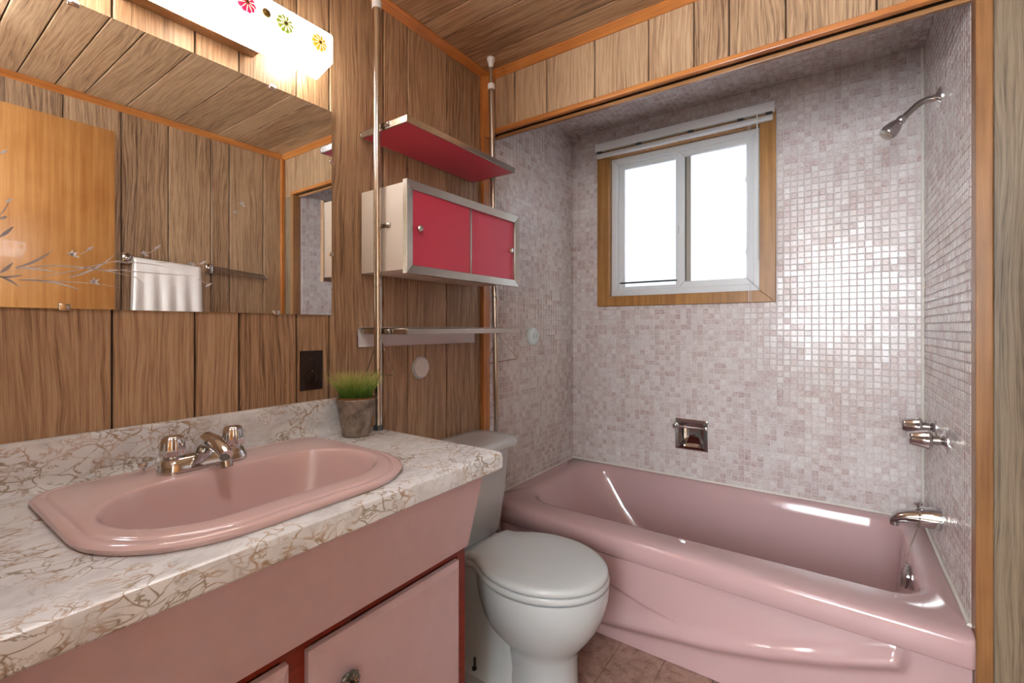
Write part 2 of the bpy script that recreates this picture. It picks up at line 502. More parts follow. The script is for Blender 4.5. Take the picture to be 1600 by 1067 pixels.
# ------------------------------------------------------------------ mosaic walls
def tile_frustum(o, u, v, n, s=1.0):
    h0, h1, hh = PITCH * .455, PITCH * .40, .0024
    tu, tv = random.uniform(-.028, .028), random.uniform(-.028, .028)
    lo = [o + u * a * h0 + v * b * h0 for a, b in ((-1, -1), (1, -1), (1, 1), (-1, 1))]
    hi = [o + u * a * h1 + v * b * h1 + n * (hh + (a * tu + b * tv) * h1) for a, b in ((-1, -1), (1, -1), (1, 1), (-1, 1))]
    return lo, hi
def tile_field(parent, o, u, v, n, nu, nv, skip=None, single=None):
    verts, faces, singles = [], [], []
    for i in range(nu):
        for j in range(nv):
            c = o + u * (i + .5) * PITCH + v * (j + .5) * PITCH
            if skip and skip(c): continue
            if single and single(i, j): singles.append(c); continue
            lo, hi = tile_frustum(c, u, v, n); k = len(verts)
            verts += lo + hi
            faces.append((k + 4, k + 5, k + 6, k + 7))
            for a in range(4):
                b = (a + 1) % 4; faces.append((k + a, k + b, k + 4 + b, k + 4 + a))
    me = bpy.data.meshes.new('mosaic_tiles'); me.from_pydata(verts, [], faces); me.update()
    me.materials.append(M['tile'])
    ob = bpy.data.objects.new('mosaic_tiles', me); COL.objects.link(ob); ob.parent = parent
    ob['kind'] = 'stuff'
    return singles

g = 0.0
wb = bmesh.new()
add_box(wb, 0, .20, B, B + .1, 0, CZ); add_box(wb, .98, W, B, B + .1, 0, CZ)
add_box(wb, .20, .98, B, B + .1, .675, 1.30); add_box(wb, .20, .98, B, B + .1, 0, .557); add_box(wb, .20, .594, B, B + .1, .557, .675); add_box(wb, .716, .98, B, B + .1, .557, .675); add_box(wb, .20, .98, B, B + .1, 2.09, CZ)
wb = struct(finish('wall_back', wb, 'grout', smooth=False), 'pink mosaic-tiled back wall of the tub alcove around the window', 'wall')
nz = int((CZ - RIM) / PITCH) + 1
def skip_back(c):
    if .17 < c.x < 1.01 and 1.27 < c.z < 2.11: return True
    if .585 < c.x < .725 and .55 < c.z < .68: return True
    return c.z > CZ - .004
sing = tile_field(wb, V(0, B, RIM), V(1, 0, 0), V(0, 0, 1), V(0, -1, 0), 58, nz, skip_back,
                  lambda i, j: (i >= 54 and j < 69) or (i == 53 and 8 <= j < 32))
bm = bmesh.new()
h0, h1 = PITCH * .455, PITCH * .40
add_loft(bm, [[V(a * h0, 0, b * h0) for a, b in ((-1, -1), (1, -1), (1, 1), (-1, 1))],
              [V(a * h1, -.0024, b * h1) for a, b in ((-1, -1), (1, -1), (1, 1), (-1, 1))]], False, True)
bmesh.ops.recalc_face_normals(bm, faces=bm.faces[:])
stm = bpy.data.meshes.new('tile'); bm.to_mesh(stm); bm.free(); stm.materials.append(M['tile'])
for c in sing:
    o = bpy.data.objects.new('tile', stm); COL.objects.link(o); o.parent = wb
    o.location = c; o.rotation_euler = (random.uniform(-.028, .028), 0, random.uniform(-.028, .028))
struct(tube('trim_10', [(1.5145, B - .0045, RIM + .02), (1.5145, B - .0045, CZ - .006)], .006, 'caulk', None, 8), 'white caulk line in the right back corner of the alcove', 'trim')
wal = struct(box('wall_alcove_left', (-.10, 0, F, B + .1, 0, CZ), 'grout'), 'mosaic-tiled left end wall of the tub alcove', 'wall')
tile_field(wal, V(0, B, RIM), V(0, -1, 0), V(0, 0, 1), V(1, 0, 0), 30, nz, lambda c: c.z > CZ - .004 or c.y < F + .006)
war = struct(box('wall_alcove_right', (W, W + .014, F + .03, B + .1, 0, CZ), 'grout'), 'mosaic-tiled plumbing wall of the tub alcove', 'wall')
tile_field(war, V(W, B, RIM), V(0, -1, 0), V(0, 0, 1), V(-1, 0, 0), 30, nz, lambda c: c.z > CZ - .004 or c.y < F + .03)
wac = struct(box('ceiling_alcove', (0, W, 1.605, B + .1, CZ, CZ + .1), 'grout'), 'mosaic-tiled ceiling of the tub alcove', 'ceiling')
tile_field(wac, V(0, B, CZ), V(1, 0, 0), V(0, -1, 0), V(0, 0, -1), 58, 29, lambda c: c.y < 1.615)
box('backing_board', (0, W, 1.6001, 1.605, 1.9705, CZ), 'grout', hd)

# ------------------------------------------------------------------ trims
def cove(bm, p0, p1, ax, bz, s=.026):
    """quarter moulding from p0 to p1; ax, bz: the two directions away from the corner"""
    prof = [(0, 0), (1, 0), (1, .22), (.82, .42), (.58, .62), (.36, .84), (.2, 1), (0, 1)]
    add_loft(bm, [[p + ax * a * s + bz * b * s for a, b in prof] for p in (p0, p1)], True, True)
def trim(name, bm, mat, label):
    return struct(finish(name, bm, mat, ang=20), label, 'trim')
bm = bmesh.new(); cove(bm, V(0, NY, CZ), V(0, F, CZ), V(1, 0, 0), V(0, 0, -1)); trim('trim_1', bm, 'trim_y', 'orange-stained ceiling moulding along the mirror wall')
bm = bmesh.new(); cove(bm, V(.02, F, CZ), V(RW, F, CZ), V(0, -1, 0), V(0, 0, -1)); trim('trim_2', bm, 'trim_x', 'orange-stained ceiling moulding above the header panels')
bm = bmesh.new(); cove(bm, V(RW, NY, CZ), V(RW, F - .02, CZ), V(-1, 0, 0), V(0, 0, -1)); trim('trim_3', bm, 'trim_y', 'orange-stained ceiling moulding over the towel wall, seen in the mirror')
bm = bmesh.new(); add_box(bm, 0, .017, 1.536, 1.5795, 0, 1.975, bev=.002)
add_loft(bm, [[V(0, 1.534, z), V(.012, 1.534, z), V(.03, 1.556, z), V(.044, 1.568, z), V(.044, 1.5795, z), V(0, 1.5795, z)] for z in (1.955, CZ - .02)], True, True)
trim('trim_4', bm, 'trim_z', 'orange-stained vertical moulding between panelling and alcove tile')
bm = bmesh.new(); add_box(bm, .044, W + .03, 1.562, 1.593, 1.971, 1.989, bev=.003); trim('trim_5', bm, 'trim_x', 'orange-stained strip along the bottom of the header')
bm = bmesh.new(); add_box(bm, .0, W, 1.5935, 1.606, 1.957, 1.970, bev=.0015); trim('trim_6', bm, 'trim_dark_x', 'thin board under the header at the tile edge')
bm = bmesh.new(); add_box(bm, 1.517, 1.548, 1.560, 1.609, 0, 1.970, bev=.003); trim('trim_7', bm, 'trim_dark_z', 'brown vertical trim board at the plumbing end of the tub')
bm = bmesh.new(); add_box(bm, RW - .018, RW, 1.555, F - .0005, 0, CZ - .02, bev=.004); trim('trim_8', bm, 'trim_z', 'orange-stained corner strip at the towel wall, seen in the mirror')

# ------------------------------------------------------------------ near wall, doorway, hall
bm = bmesh.new()
add_box(bm, -.10, .86, NY - .12, NY, 0, CZ); add_box(bm, 1.60, RW + .1, NY - .12, NY, 0, CZ)
add_box(bm, .86, 1.60, NY - .12, NY, 2.10, CZ)
struct(finish('wall_near', bm, 'plank', smooth=False), 'near wall with the doorway the view is taken from', 'wall')
bm = bmesh.new()
add_box(bm, .80, .86, NY, NY + .015, 0, 2.16, bev=.003)
add_box(bm, .80, 1.60, NY, NY + .015, 2.10, 2.16, bev=.003)
trim('trim_9', bm, 'trim_z', 'wood casing around the near doorway')
struct(box('floor_hall', (.2, 2.4, -1.62, NY - .12, -.10, -.002), 'hallfloor'), 'hall floor beyond the doorway', 'floor')
struct(box('ceiling_hall', (.2, 2.4, -1.62, NY - .12, 2.35, 2.45), 'hallwall'), 'hall ceiling beyond the doorway', 'ceiling')
struct(box('wall_hall_left', (.1, .2, -1.62, NY - .12, -.1, 2.45), 'hallwall'), 'left hall wall beyond the doorway', 'wall')
struct(box('wall_hall_right', (2.4, 2.5, -1.62, NY - .12, -.1, 2.45), 'hallwall'), 'right hall wall beyond the doorway', 'wall')
struct(box('wall_hall_far', (.1, 2.5, -1.72, -1.62, -.1, 2.45), 'hallwall'), 'far hall wall with the added hall window', 'wall')
w2 = struct(box('window_2', (.78, 1.72, -1.62, -1.575, .92, 2.08), 'vinyl', bev=.004), 'added white hall window behind the doorway, unseen light source', 'window')  # unseen window added to go with the light from behind the camera
box('pane', (.83, 1.67, -1.575, -1.565, .97, 2.03), 'pane', w2)
d1 = struct(box('door_1', (1.604, 1.638, -.03, .722, .012, 2.085), 'door', bev=.002), 'flat orange birch door standing open against the right wall', 'door')
lathe('door_knob', [(.026, 0), (.027, .006), (.012, .012), (.012, .03), (.024, .04), (.028, .055), (.02, .066), (0, .068)], (1.604, .655, .98), (-1, 0, 0), 'chrome', d1)

# ------------------------------------------------------------------ window
win = thing('window_1', (.59, B, 1.26), 'white sliding window with frosted panes and brown wood casing over the tub', 'window'); win['kind'] = 'structure'
def casing(a, b, c, d, e, f):
    """mitred casing member: quad in xz given by 4 pts"""
    bm = bmesh.new()
    y0, y1 = B - .021, B + .004
    add_hex(bm, [V(p[0], y1, p[1]) for p in (a, b, c, d)] + [V(p[0], y0, p[1]) for p in (a, b, c, d)], bev=.002, seg=1)
    return finish('casing', bm, M['case'], win)
o4 = [(.160, 1.260), (1.020, 1.260), (1.020, 2.125), (.160, 2.125)]
i4 = [(.228, 1.314), (.955, 1.314), (.955, 2.066), (.228, 2.066)]
for k in range(4):
    j = (k + 1) % 4
    casing(o4[k], o4[j], i4[j], i4[k], 0, 0)
# reveal boards
bm = bmesh.new()
for d in ((.222, .228, 1.308, 2.072), (.955, .961, 1.308, 2.072), (.222, .961, 1.308, 1.314), (.222, .961, 2.066, 2.072)):
    add_box(bm, d[0], d[1], B + .0045, B + .06, d[2], d[3])
finish('reveal', bm, 'case', win, smooth=False)
def ring_frame(name, x0, x1, z0, z1, y0, y1, w, mat, parent, bev=.003):
    bm = bmesh.new()
    if not isinstance(w, tuple): w = (w,) * 4
    l, r, b_, t_ = w
    O = [(x0, z0), (x1, z0), (x1, z1), (x0, z1)]; I = [(x0 + l, z0 + b_), (x1 - r, z0 + b_), (x1 - r, z1 - t_), (x0 + l, z1 - t_)]
    for k in range(4):
        j = (k + 1) % 4
        q = (O[k], O[j], I[j], I[k])
        add_hex(bm, [V(p[0], y1, p[1]) for p in q] + [V(p[0], y0, p[1]) for p in q], bev=bev, seg=1)
    return finish(name, bm, mat, parent)
ring_frame('frame', .228, .955, 1.314, 2.066, B + .018, B + .06, (.034, .03, .034, .034), 'vinyl', win)
sl = ring_frame('sash', .262, .602, 1.345, 2.034, B + .036, B + .052, (.034, .034, .022, .030), 'vinyl', win)
box('pane', (.292, .575, B + .046, B + .0505, 1.362, 2.008), 'pane', sl)
sr = ring_frame('sash', .578, .934, 1.336, 2.043, B + .020, B + .034, (.040, .038, .042, .040), 'vinyl', win)
box('pane', (.645, .900, B + .030, B + .0345, 1.374, 2.006), 'pane', sr)
box('sash_edge', (.6185, .645, B + .0295, B + .0345, 1.374, 2.006), 'sashgrey', sr)
box('shadow_gap', (.6180, .6225, B + .0285, B + .0345, 1.374, 2.006), 'black', sr)
box('latch', (.583, .590, B + .012, B + .020, 1.62, 1.66), 'vinyl', sr, bev=.002)
for z in (1.50, 1.84): box('catch', (.889, .897, B + .024, B + .0305, z - .012, z + .012), 'white', sr, bev=.002)
tube('security_bar', [(.272, B + .033, 1.387), (.574, B + .033, 1.387)], .0045, 'rod', win, 8)
# blind
bl = thing('window_blind', (.59, B - .04, 2.10), 'raised white mini blind stacked at the top of the window', 'blind')
hr = box('headrail', (.158, 1.018, B - .046, B - .0225, 2.104, 2.147), 'white', bl, bev=.003)
for x in (.18, .40, .66, .88, .995):
    box('bracket', (x - .012, x + .012, B - .042, B - .024, 2.090, 2.104), 'darkgrey', bl)
for i in range(4):
    z = 2.0885 - i * .0022
    bm = bmesh.new(); add_box(bm, .166, 1.010, B - .044, B - .0235, z - .0007, z + .0007)
    finish('slat', bm, 'white', bl, smooth=False)
box('bottom_rail', (.166, 1.010, B - .045, B - .0225, 2.068, 2.0808), 'white', bl, bev=.003)
tube('wand', [(.950, B - .052, 2.10), (.951, B - .050, 1.80), (.950, B - .046, 1.475)], .0028, 'white', bl, 8)
lathe('wand_tip', [(.0025, 0), (.006, .004), (.006, .022), (.003, .03)], (.950, B - .046, 1.450), (0, 0, 1), 'white', bl, 10)
for dx in (0, .009): tube('cord', [(.912 + dx, B - .049, 2.10), (.912 + dx, B - .044, 1.70), (.914 + dx, B - .036, 1.262)], .0011, 'white', bl, 6)

# ------------------------------------------------------------------ bathtub
tub = thing('bathtub', (.76, 1.97, 0), 'pink enamel built-in bathtub with a moulded swoosh on its apron', 'bathtub')
bm = bmesh.new()
FY = 1.557
A = dict(nc=10, ns=14)
# outer skirt lip, rim, basin
rings = [
    rrect(.002, 1.516, FY + .006, B - .0035, (.012,) * 4, .322, **A),
    rrect(.002, 1.516, FY, B - .0035, (.012,) * 4, .330, **A),
    rrect(.002, 1.516, FY, B - .0035, (.012,) * 4, .382, **A),
    rrect(.002, 1.516, FY + .004, B - .0035, (.012,) * 4, .392, **A),
    rrect(.002, 1.516, FY + .014, B - .0035, (.012,) * 4, .398, **A),
    rrect(.003, 1.514, FY + .045, B - .0045, (.02,) * 4, RIM + .001, **A),
    rrect(.075, 1.462, 1.676, B - .034, (.17, .10, .10, .17), RIM + .002, **A),
    rrect(.096, 1.448, 1.690, B - .044, (.17, .10, .10, .17), RIM - .002, **A),
    rrect(.108, 1.440, 1.700, B - .052, (.17, .10, .10, .17), RIM - .016, **A),
    rrect(.135, 1.436, 1.708, B - .060, (.17, .10, .10, .17), .34, **A),
    rrect(.215, 1.424, 1.722, B - .072, (.17, .10, .10, .17), .22, **A),
    rrect(.300, 1.405, 1.738, B - .086, (.17, .10, .10, .17), .12, **A),
    rrect(.355, 1.380, 1.762, B - .108, (.15, .10, .10, .15), .075, **A),
    rrect(.430, 1.330, 1.815, B - .160, (.12, .08, .08, .12), .058, **A),
    rrect(.60, 1.20, 1.93, 2.10, (.05,) * 4, .054, **A)]
for rg in rings[:6]:
    for p in rg:
        k = 1 - smoothstep(1.62, 2.0, p.y)
        p.y += k * (.030 - .050 * p.x / 1.516)
add_loft(bm, rings, False, True)
finish('basin', bm, 'tub', tub, ang=60)
# apron with swoosh
ridge = [(0, .055), (.3, .068), (.57, .088), (.9, .134), (1.08, .176), (1.23, .224), (1.40, .286)]
crease = [(0, .34), (.35, .285), (.556, .213), (.686, .173), (.82, .150), (.95, .142)]
def apron_y(x, z):
    y = 1.585 + .018 * (1 - smoothstep(0, .30, z))
    zr = interp(ridge, x); d = z - zr
    k = 1 - smoothstep(1.365, 1.398, x - .12 * max(0, -d))
    amp = .030 * k * smoothstep(-.2, .5, x)
    if d >= 0: bmp = math.exp(-(d / .022) ** 2) * .8 + .2 * math.exp(-(d / .06) ** 2)
    else: bmp = 1.0 if d > -.004 else max(0.0, 1 - smoothstep(.004, .052, -d))
    y -= amp * bmp
    zc = interp(crease, x)
    w = smoothstep(.98, .60, x) if x > .60 else 1.0
    if x < .98:
        y -= .007 * smoothstep(zc - .004, zc + .004, z) * (1 - smoothstep(.60, .98, x))
    return y
bm = bmesh.new()
nx, nz2 = 150, 64
rows = []
for j in range(nz2 + 1):
    z = .003 + (.318 - .003) * j / nz2
    rows.append([V(.004 + 1.512 * i / nx, apron_y(.004 + 1.512 * i / nx, z), z) for i in range(nx + 1)])
rows.append([V(.004 + 1.512 * i / nx, 1.62, .318) for i in range(nx + 1)])
add_loft(bm, rows, closed=False)
finish('apron', bm, 'tub', tub, ang=70)
bm = bmesh.new()
add_tube(bm, [(.004, B - .0085, RIM + .003), (1.514, B - .0085, RIM + .003)], .0055, 8)
add_tube(bm, [(1.5135, B - .0085, RIM + .003), (1.5135, 1.60, RIM + .003)], .0055, 8)
add_tube(bm, [(.006, B - .0085, RIM + .003), (.006, 1.60, RIM + .003)], .003, 8)
finish('caulk_bead', bm, 'caulk', tub)
ofl = lathe('overflow_plate', [(.038, 0), (.038, .006), (.033, .011), (.012, .014), (0, .0145)], (1.4315, 1.985, .330), (-1, 0, .10), 'chrome', tub, 28)
lathe('screw', [(.005, .0145), (.005, .018), (0, .019)], (1.4315, 1.985, .330), (-1, 0, .10), 'brushed', ofl, 10)
lathe('drain', [(.03, 0), (.03, .004), (.022, .006), (.02, .002), (0, .002)], (1.24, 2.015, .0545), (0, 0, 1), 'chrome', tub, 20)

# ------------------------------------------------------------------ tub and shower fittings
def escutcheon(name, o, ax, r, parent):
    return lathe(name, [(r, 0), (r, .003), (r * .8, .008), (r * .42, .014), (r * .38, .02)], o, ax, 'chrome', parent, 28)
sp = thing('tub_spout', (1.52, 2.018, .52), 'chrome tub spout with diverter knob above the pink tub', 'spout')
bm = bmesh.new()
prof = [(1.5195, .526, .034, .036), (1.512, .526, .034, .036), (1.49, .525, .032, .034), (1.46, .522, .028, .029), (1.43, .519, .024, .023),
        (1.408, .513, .021, .019), (1.395, .503, .017, .016), (1.388, .494, .010, .009)]
rings = []
for x, z, ry, rz in prof:
    rings.append([V(x + (.012 * max(0, -math.sin(t)) if x < 1.42 else 0), 2.018 + ry * math.cos(t), z + rz * math.sin(t)) for t in [2 * math.pi * k / 24 for k in range(24)]])
add_loft(bm, rings, True, True)
finish('spout_body', bm, 'chrome', sp, ang=50)
lathe('outlet', [(.013, 0), (.013, .012), (.009, .012), (.009, .004), (0, .004)], (1.401, 2.018, .482), (0, 0, 1), 'chrome', sp, 18)
lathe('diverter_knob', [(.003, 0), (.003, .012), (.012, .016), (.013, .021), (.006, .024), (0, .025)], (1.462, 2.018, .547), (0, 0, 1), 'chrome', sp, 18)
ch = thing('stopper_chain', (1.45, 2.0, .50), 'dark bead chain hanging from the tub spout to the overflow plate', 'chain')
bm = bmesh.new()
def beads(pts, r, step):
    for a, b in zip(pts[:-1], pts[1:]):
        a, b = Vector(a), Vector(b); n = max(1, int((b - a).length / step))
        for k in range(n):
            p = a.lerp(b, k / n)
            bmesh.ops.create_icosphere(bm, subdivisions=1, radius=r, matrix=Matrix.Translation(p))
lp = []
for k in range(13):
    t = math.pi * 2 * k / 12
    lp.append((1.462, 2.018 + .036 * math.cos(t + math.pi / 2), .523 + .035 * math.sin(t + math.pi / 2)))
beads(lp, .0024, .0048)
beads([(1.462, 2.018, .488), (1.442, 2.000, .43), (1.424, 1.985, .37), (1.4155, 1.978, .345), (1.414, 1.974, .300)], .0024, .0048)
beads([(1.4145, 1.970, .300), (1.4155, 1.966, .345)], .0024, .0048)
finish('beads', bm, 'brushed', ch)
for y, z, lab in ((2.136, .802, 'chrome fluted tap handle nearer the tiled back wall'), (1.933, .795, 'chrome fluted tap handle nearer the brown trim board')):
    t = thing('valve_handle', (1.52, y, z), lab, 'tap handle', 'chrome tub tap handles')
    escutcheon('flange', (1.5185, y, z), (-1, 0, 0), .034, t)
    lathe('stem', [(.014, .012), (.014, .034), (.010, .036)], (1.5185, y, z), (-1, 0, 0), 'brushed', t, 16)
    lathe('handle', [(.014, .032), (.024, .034), (.0275, .038), (.0275, .044), (.0245, .060), (.0205, .078), (.0185, .086), (.015, .089), (0, .0895)], (1.5185, y, z), (-1, 0, 0), 'chrome', t, 48, (6, .10), ang=50)
sh = thing('shower_head', (1.52, 2.029, 1.893), 'chrome shower arm and head on the tiled plumbing wall', 'shower')
escutcheon('flange', (1.5185, 2.029, 1.893), (-1, 0, 0), .034, sh)
tube('arm', [(1.518, 2.029, 1.893), (1.49, 2.028, 1.894), (1.472, 2.026, 1.890), (1.458, 2.022, 1.880), (1.430, 2.010, 1.850), (1.418, 2.004, 1.837)], .0098, 'brushed', sh, 14)
hdax = (-.62, -.28, -.73)
hdp = lathe('head', [(.011, -.006), (.014, 0), (.014, .010), (.011, .014), (.016, .020), (.021, .032), (.0245, .050), (.0245, .062), (.022, .068)], (1.420, 2.005, 1.840), hdax, 'chrome', sh, 28)
lathe('spray_face', [(.0215, .066), (.0215, .070), (.012, .072), (0, .072)], (1.420, 2.005, 1.840), hdax, 'brushed', sh, 24)
# soap dish
sd = thing('soap_dish', (.655, B, .54), 'recessed chrome soap dish with grab bar in the mosaic wall', 'soap dish')
x0, x1, z0, z1 = .578, .732, .541, .692
bm = bmesh.new()
def rr(x0, x1, z0, z1, r, y): return [V(p.x, y, p.y) for p in rrect(x0, x1, z0, z1, r, 0, 5, 4)]
add_loft(bm, [rr(x0, x1, z0, z1, .003, B - .001), rr(x0, x1, z0, z1, .003, B - .005), rr(x0 + .004, x1 - .004, z0 + .004, z1 - .004, .003, B - .0075),
              rr(x0 + .016, x1 - .016, z0 + .016, z1 - .016, .012, B - .006), rr(x0 + .02, x1 - .02, z0 + .018, z1 - .018, .014, B + .012),
              rr(x0 + .03, x1 - .03, z0 + .022, z1 - .028, .02, B + .045), rr(x0 + .05, x1 - .05, z0 + .05, z1 - .05, .01, B + .05)], False, True)
finish('recessed_body', bm, 'chrome', sd, ang=30)
tube('grab_bar', [(x0 - .003, B - .028, .656), (x1 - .004, B - .028, .656)], .0052, 'chrome', sd, 12)
for x in (x0 + .002, x1 - .008): box('bar_post', (x - .008, x + .008, B - .034, B - .0055, .646, .666), 'chrome', sd, bev=.002)
# pocket so the recess is open behind the tile
dp = thing('suction_cap', (0, 1.929, 1.10), 'pale mint round cap stuck on the mosaic tile', 'disc')
lathe('dome', [(.043, 0), (.045, .006), (.042, .018), (.032, .026), (.026, .028), (.024, .026), (0, .026)], (.0028, 1.929, 1.103), (1, 0, 0), 'mint', dp, 32)
box('slot', (.028, .0295, 1.915, 1.917, 1.092, 1.114), 'darkgrey', dp); box('slot', (.028, .0295, 1.938, 1.940, 1.092, 1.114), 'darkgrey', dp)
wd = thing('wall_disc', (0, 1.186, 1.0), 'flat white round disc on the oak panelling under the lowest shelf', 'disc')
lathe('face', [(.037, .003), (.037, .009), (.034, .012), (0, .0125)], (0, 1.186, 1.0), (1, 0, 0), 'white', wd, 36)
lathe('rim', [(.041, 0), (.041, .004), (.038, .006), (.036, .004)], (0, 1.186, 1.0), (1, 0, 0), 'mint', wd, 36)

# ------------------------------------------------------------------ toilet
to = thing('toilet', (.40, 1.255, 0), 'white porcelain toilet with closed lid between vanity and tub', 'toilet')
TY = 1.252
def egg(cx, rx, ry, z, n=48, back=None, p=2.0, cy=TY):
    out = []
    for k in range(n):
        t = 2 * math.pi * k / n
        c, s = math.cos(t), math.sin(t)
        x = cx + rx * math.copysign(abs(c) ** (2 / p), c); y = cy + ry * math.copysign(abs(s) ** (2 / p), s)
        if back is not None and x < back: x = back
        out.append(V(x, y, z))
    return out
bm = bmesh.new()
add_loft(bm, [egg(.475, .215, .180, .372), egg(.475, .217, .182, .360), egg(.475, .216, .181, .335), egg(.474, .209, .175, .300), egg(.472, .196, .163, .258),
              egg(.470, .176, .146, .222), egg(.474, .150, .124, .192), egg(.480, .124, .106, .168), egg(.483, .113, .100, .150), egg(.484, .110, .099, .10),
              egg(.480, .116, .104, .05), egg(.476, .124, .110, .0)], True, True)
finish('bowl', bm, 'porcelain', to, ang=50)
bm = bmesh.new()
add_loft(bm, [rrect(.10, .46, TY - .115, TY + .115, .06, 0), rrect(.10, .46, TY - .115, TY + .115, .06, .035), rrect(.11, .46, TY - .095, TY + .095, .05, .05),
              rrect(.11, .44, TY - .075, TY + .075, .05, .16), rrect(.07, .42, TY - .085, TY + .085, .06, .26), rrect(.05, .40, TY - .10, TY + .10, .06, .345),
              rrect(.045, .40, TY - .105, TY + .105, .06, .370)], True, True)
finish('trapway', bm, 'porcelain', to, ang=50)
bt = lathe('floor_bolt', [(.013, 0), (.013, .004), (.009, .005), (.009, .014), (.004, .016), (.004, .045), (0, .046)], (.285, TY - .098, .034), (0, 0, 1), 'black', to, 12)
lathe('washer', [(.017, 0), (.017, .003), (.010, .003)], (.285, TY - .098, .032), (0, 0, 1), 'white', bt, 16)
def lid_ring(s, z, dx=0):
    out = []
    n = 64
    for k in range(n):
        t = 2 * math.pi * k / n
        c, sn = math.cos(t), math.sin(t)
        x = .470 + .224 * c; y = .181 * sn
        if c < -.45:
            q = smoothstep(.45, 1.0, -c)
            x = .470 - .224 * (.45 + .66 * (-c - .45)) - .045 * q
            y = .181 * math.copysign(max(abs(sn), .62 * (1 - q * .02)) if abs(sn) > .35 else abs(sn) * 1.75, sn)
        out.append(V(.47 + (x - .47) * s + dx, TY + y * s, z))
    return out
bm = bmesh.new()
add_loft(bm, [lid_ring(.93, .374), lid_ring(.985, .376), lid_ring(1.0, .382), lid_ring(1.0, .388), lid_ring(.985, .394), lid_ring(.93, .395)], True, True)
finish('seat_ring', bm, 'seat', to, ang=50)
bm = bmesh.new()
add_loft(bm, [lid_ring(.95, .3965), lid_ring(.978, .3985), lid_ring(.985, .404), lid_ring(.978, .411), lid_ring(.955, .4155), lid_ring(.90, .4185), lid_ring(.6, .421), lid_ring(.2, .422)], True, True)
finish('lid', bm, 'seat', to, ang=50)
for s in (-1, 1): box('hinge', (.226, .256, TY + s * .075 - .022, TY + s * .075 + .022, .372, .402), 'seat', to, bev=.008, seg=3)
bm = bmesh.new()
add_loft(bm, [rrect(.040, .180, TY - .185, TY + .185, .04, .366), rrect(.034, .190, TY - .196, TY + .196, .05, .380), rrect(.026, .206, TY - .216, TY + .216, .05, .54),
              rrect(.022, .214, TY - .226, TY + .226, .05, .690)], True, True)
finish('tank', bm, 'porcelain', to, ang=50)
bm = bmesh.new()
LB = TY + .006
add_loft(bm, [rrect(.014, .226, LB - .236, LB + .240, .05, .690), rrect(.010, .236, LB - .244, LB + .250, .055, .696), rrect(.010, .238, LB - .246, LB + .252, .055, .712),
              rrect(.014, .232, LB - .240, LB + .246, .055, .722), rrect(.03, .215, LB - .222, LB + .228, .05, .727), rrect(.07, .17, LB - .17, LB + .17, .04, .729)], True, True)
finish('tank_lid', bm, 'porcelain', to, ang=50)
lv = lathe('flush_lever', [(.016, 0), (.016, .005), (.008, .008), (.008, .018)], (.2115, TY - .17, .63), (1, 0, 0), 'chrome', to, 16)
tube('lever_arm', [(.228, TY - .17, .63), (.230, TY - .13, .627), (.230, TY - .10, .622)], .006, 'chrome', lv, 10)

# ------------------------------------------------------------------ vanity
KX, KY0, KY1 = .567, NY + .002, .921
va = thing('vanity_cabinet', (.25, .42, 0), 'pink painted vanity cabinet with red-brown frame under the marble counter', 'cabinet')
ff = bmesh.new()
for d in ((.4455, .465, KY0, .897, .575, .612), (.4455, .465, KY0, .897, .08, .12), (.4455, .465, .868, .897, .12, .575), (.4455, .465, .418, .470, .12, .575), (.4455, .465, KY0, KY0 + .05, .12, .575)):
    add_box(ff, *d)
finish('face_frame', ff, 'redwood', va, smooth=False)
box('side_panel', (.02, .445, .879, .897, 0, .793), 'redwood', va)
box('side_panel', (.02, .445, KY0, KY0 + .018, 0, .793), 'redwood', va)
box('bottom_panel', (.02, .445, KY0 + .018, .879, .08, .095), 'redwood', va)
box('toe_kick', (.385, .40, KY0 + .018, .879, 0, .08), 'redwood', va)
bm = bmesh.new()
add_hex(bm, [V(.462, KY0, .596), V(.480, KY0, .594), V(.480, .893, .594), V(.462, .893, .596),
             V(.514, KY0, .794), V(.532, KY0, .794), V(.532, .893, .794), V(.514, .893, .794)], bev=.0015, seg=1)
finish('sloped_apron_panel', bm, 'ppaint', va)
def vdoor(y0, y1, ky):
    bm = bmesh.new()
    z0, z1 = .105, .572
    add_loft(bm, [[V(.4655, y0, z0), V(.4655, y1, z0), V(.4655, y1, z1), V(.4655, y0, z1)], [V(.478, y0, z0), V(.478, y1, z0), V(.478, y1, z1), V(.478, y0, z1)],
                  [V(.486, y0 + .012, z0 + .012), V(.486, y1 - .012, z0 + .012), V(.486, y1 - .012, z1 - .012), V(.486, y0 + .012, z1 - .012)]], True, True)
    d = finish('cabinet_door', bm, 'ppaint', va, smooth=False)
    k = lathe('knob', [(.006, 0), (.006, .010), (.019, .014), (.0205, .018), (.019, .021), (.013, .0225), (.008, .0205), (.004, .022), (0, .0225)], (.486, ky, .488), (1, 0, 0), 'pewter', d, 48, (10, .05))
    bm = bmesh.new()
    for i in range(10):
        a = 2 * math.pi * i / 10
        p, q = V(.5085, ky + .006 * math.cos(a), .488 + .006 * math.sin(a)), V(.507, ky + .017 * math.cos(a), .488 + .017 * math.sin(a))
        add_tube(bm, [p, p.lerp(q, .5) + V(.001, 0, 0), q], [.0012, .0026, .0014], 6)
    finish('petals', bm, 'brushed', d)
    lathe('knob_centre', [(.0045, .020), (.0045, .0245), (0, .025)], (.486, ky, .488), (1, 0, 0), 'black', d, 12)
vdoor(.462, .860, .530)
vdoor(.02, .426, .36)

co = thing('countertop', (.3, .42, KZ - .045), 'white marble-pattern laminate countertop with gold veins and backsplash', 'countertop')
bm = bmesh.new()
T0 = .796
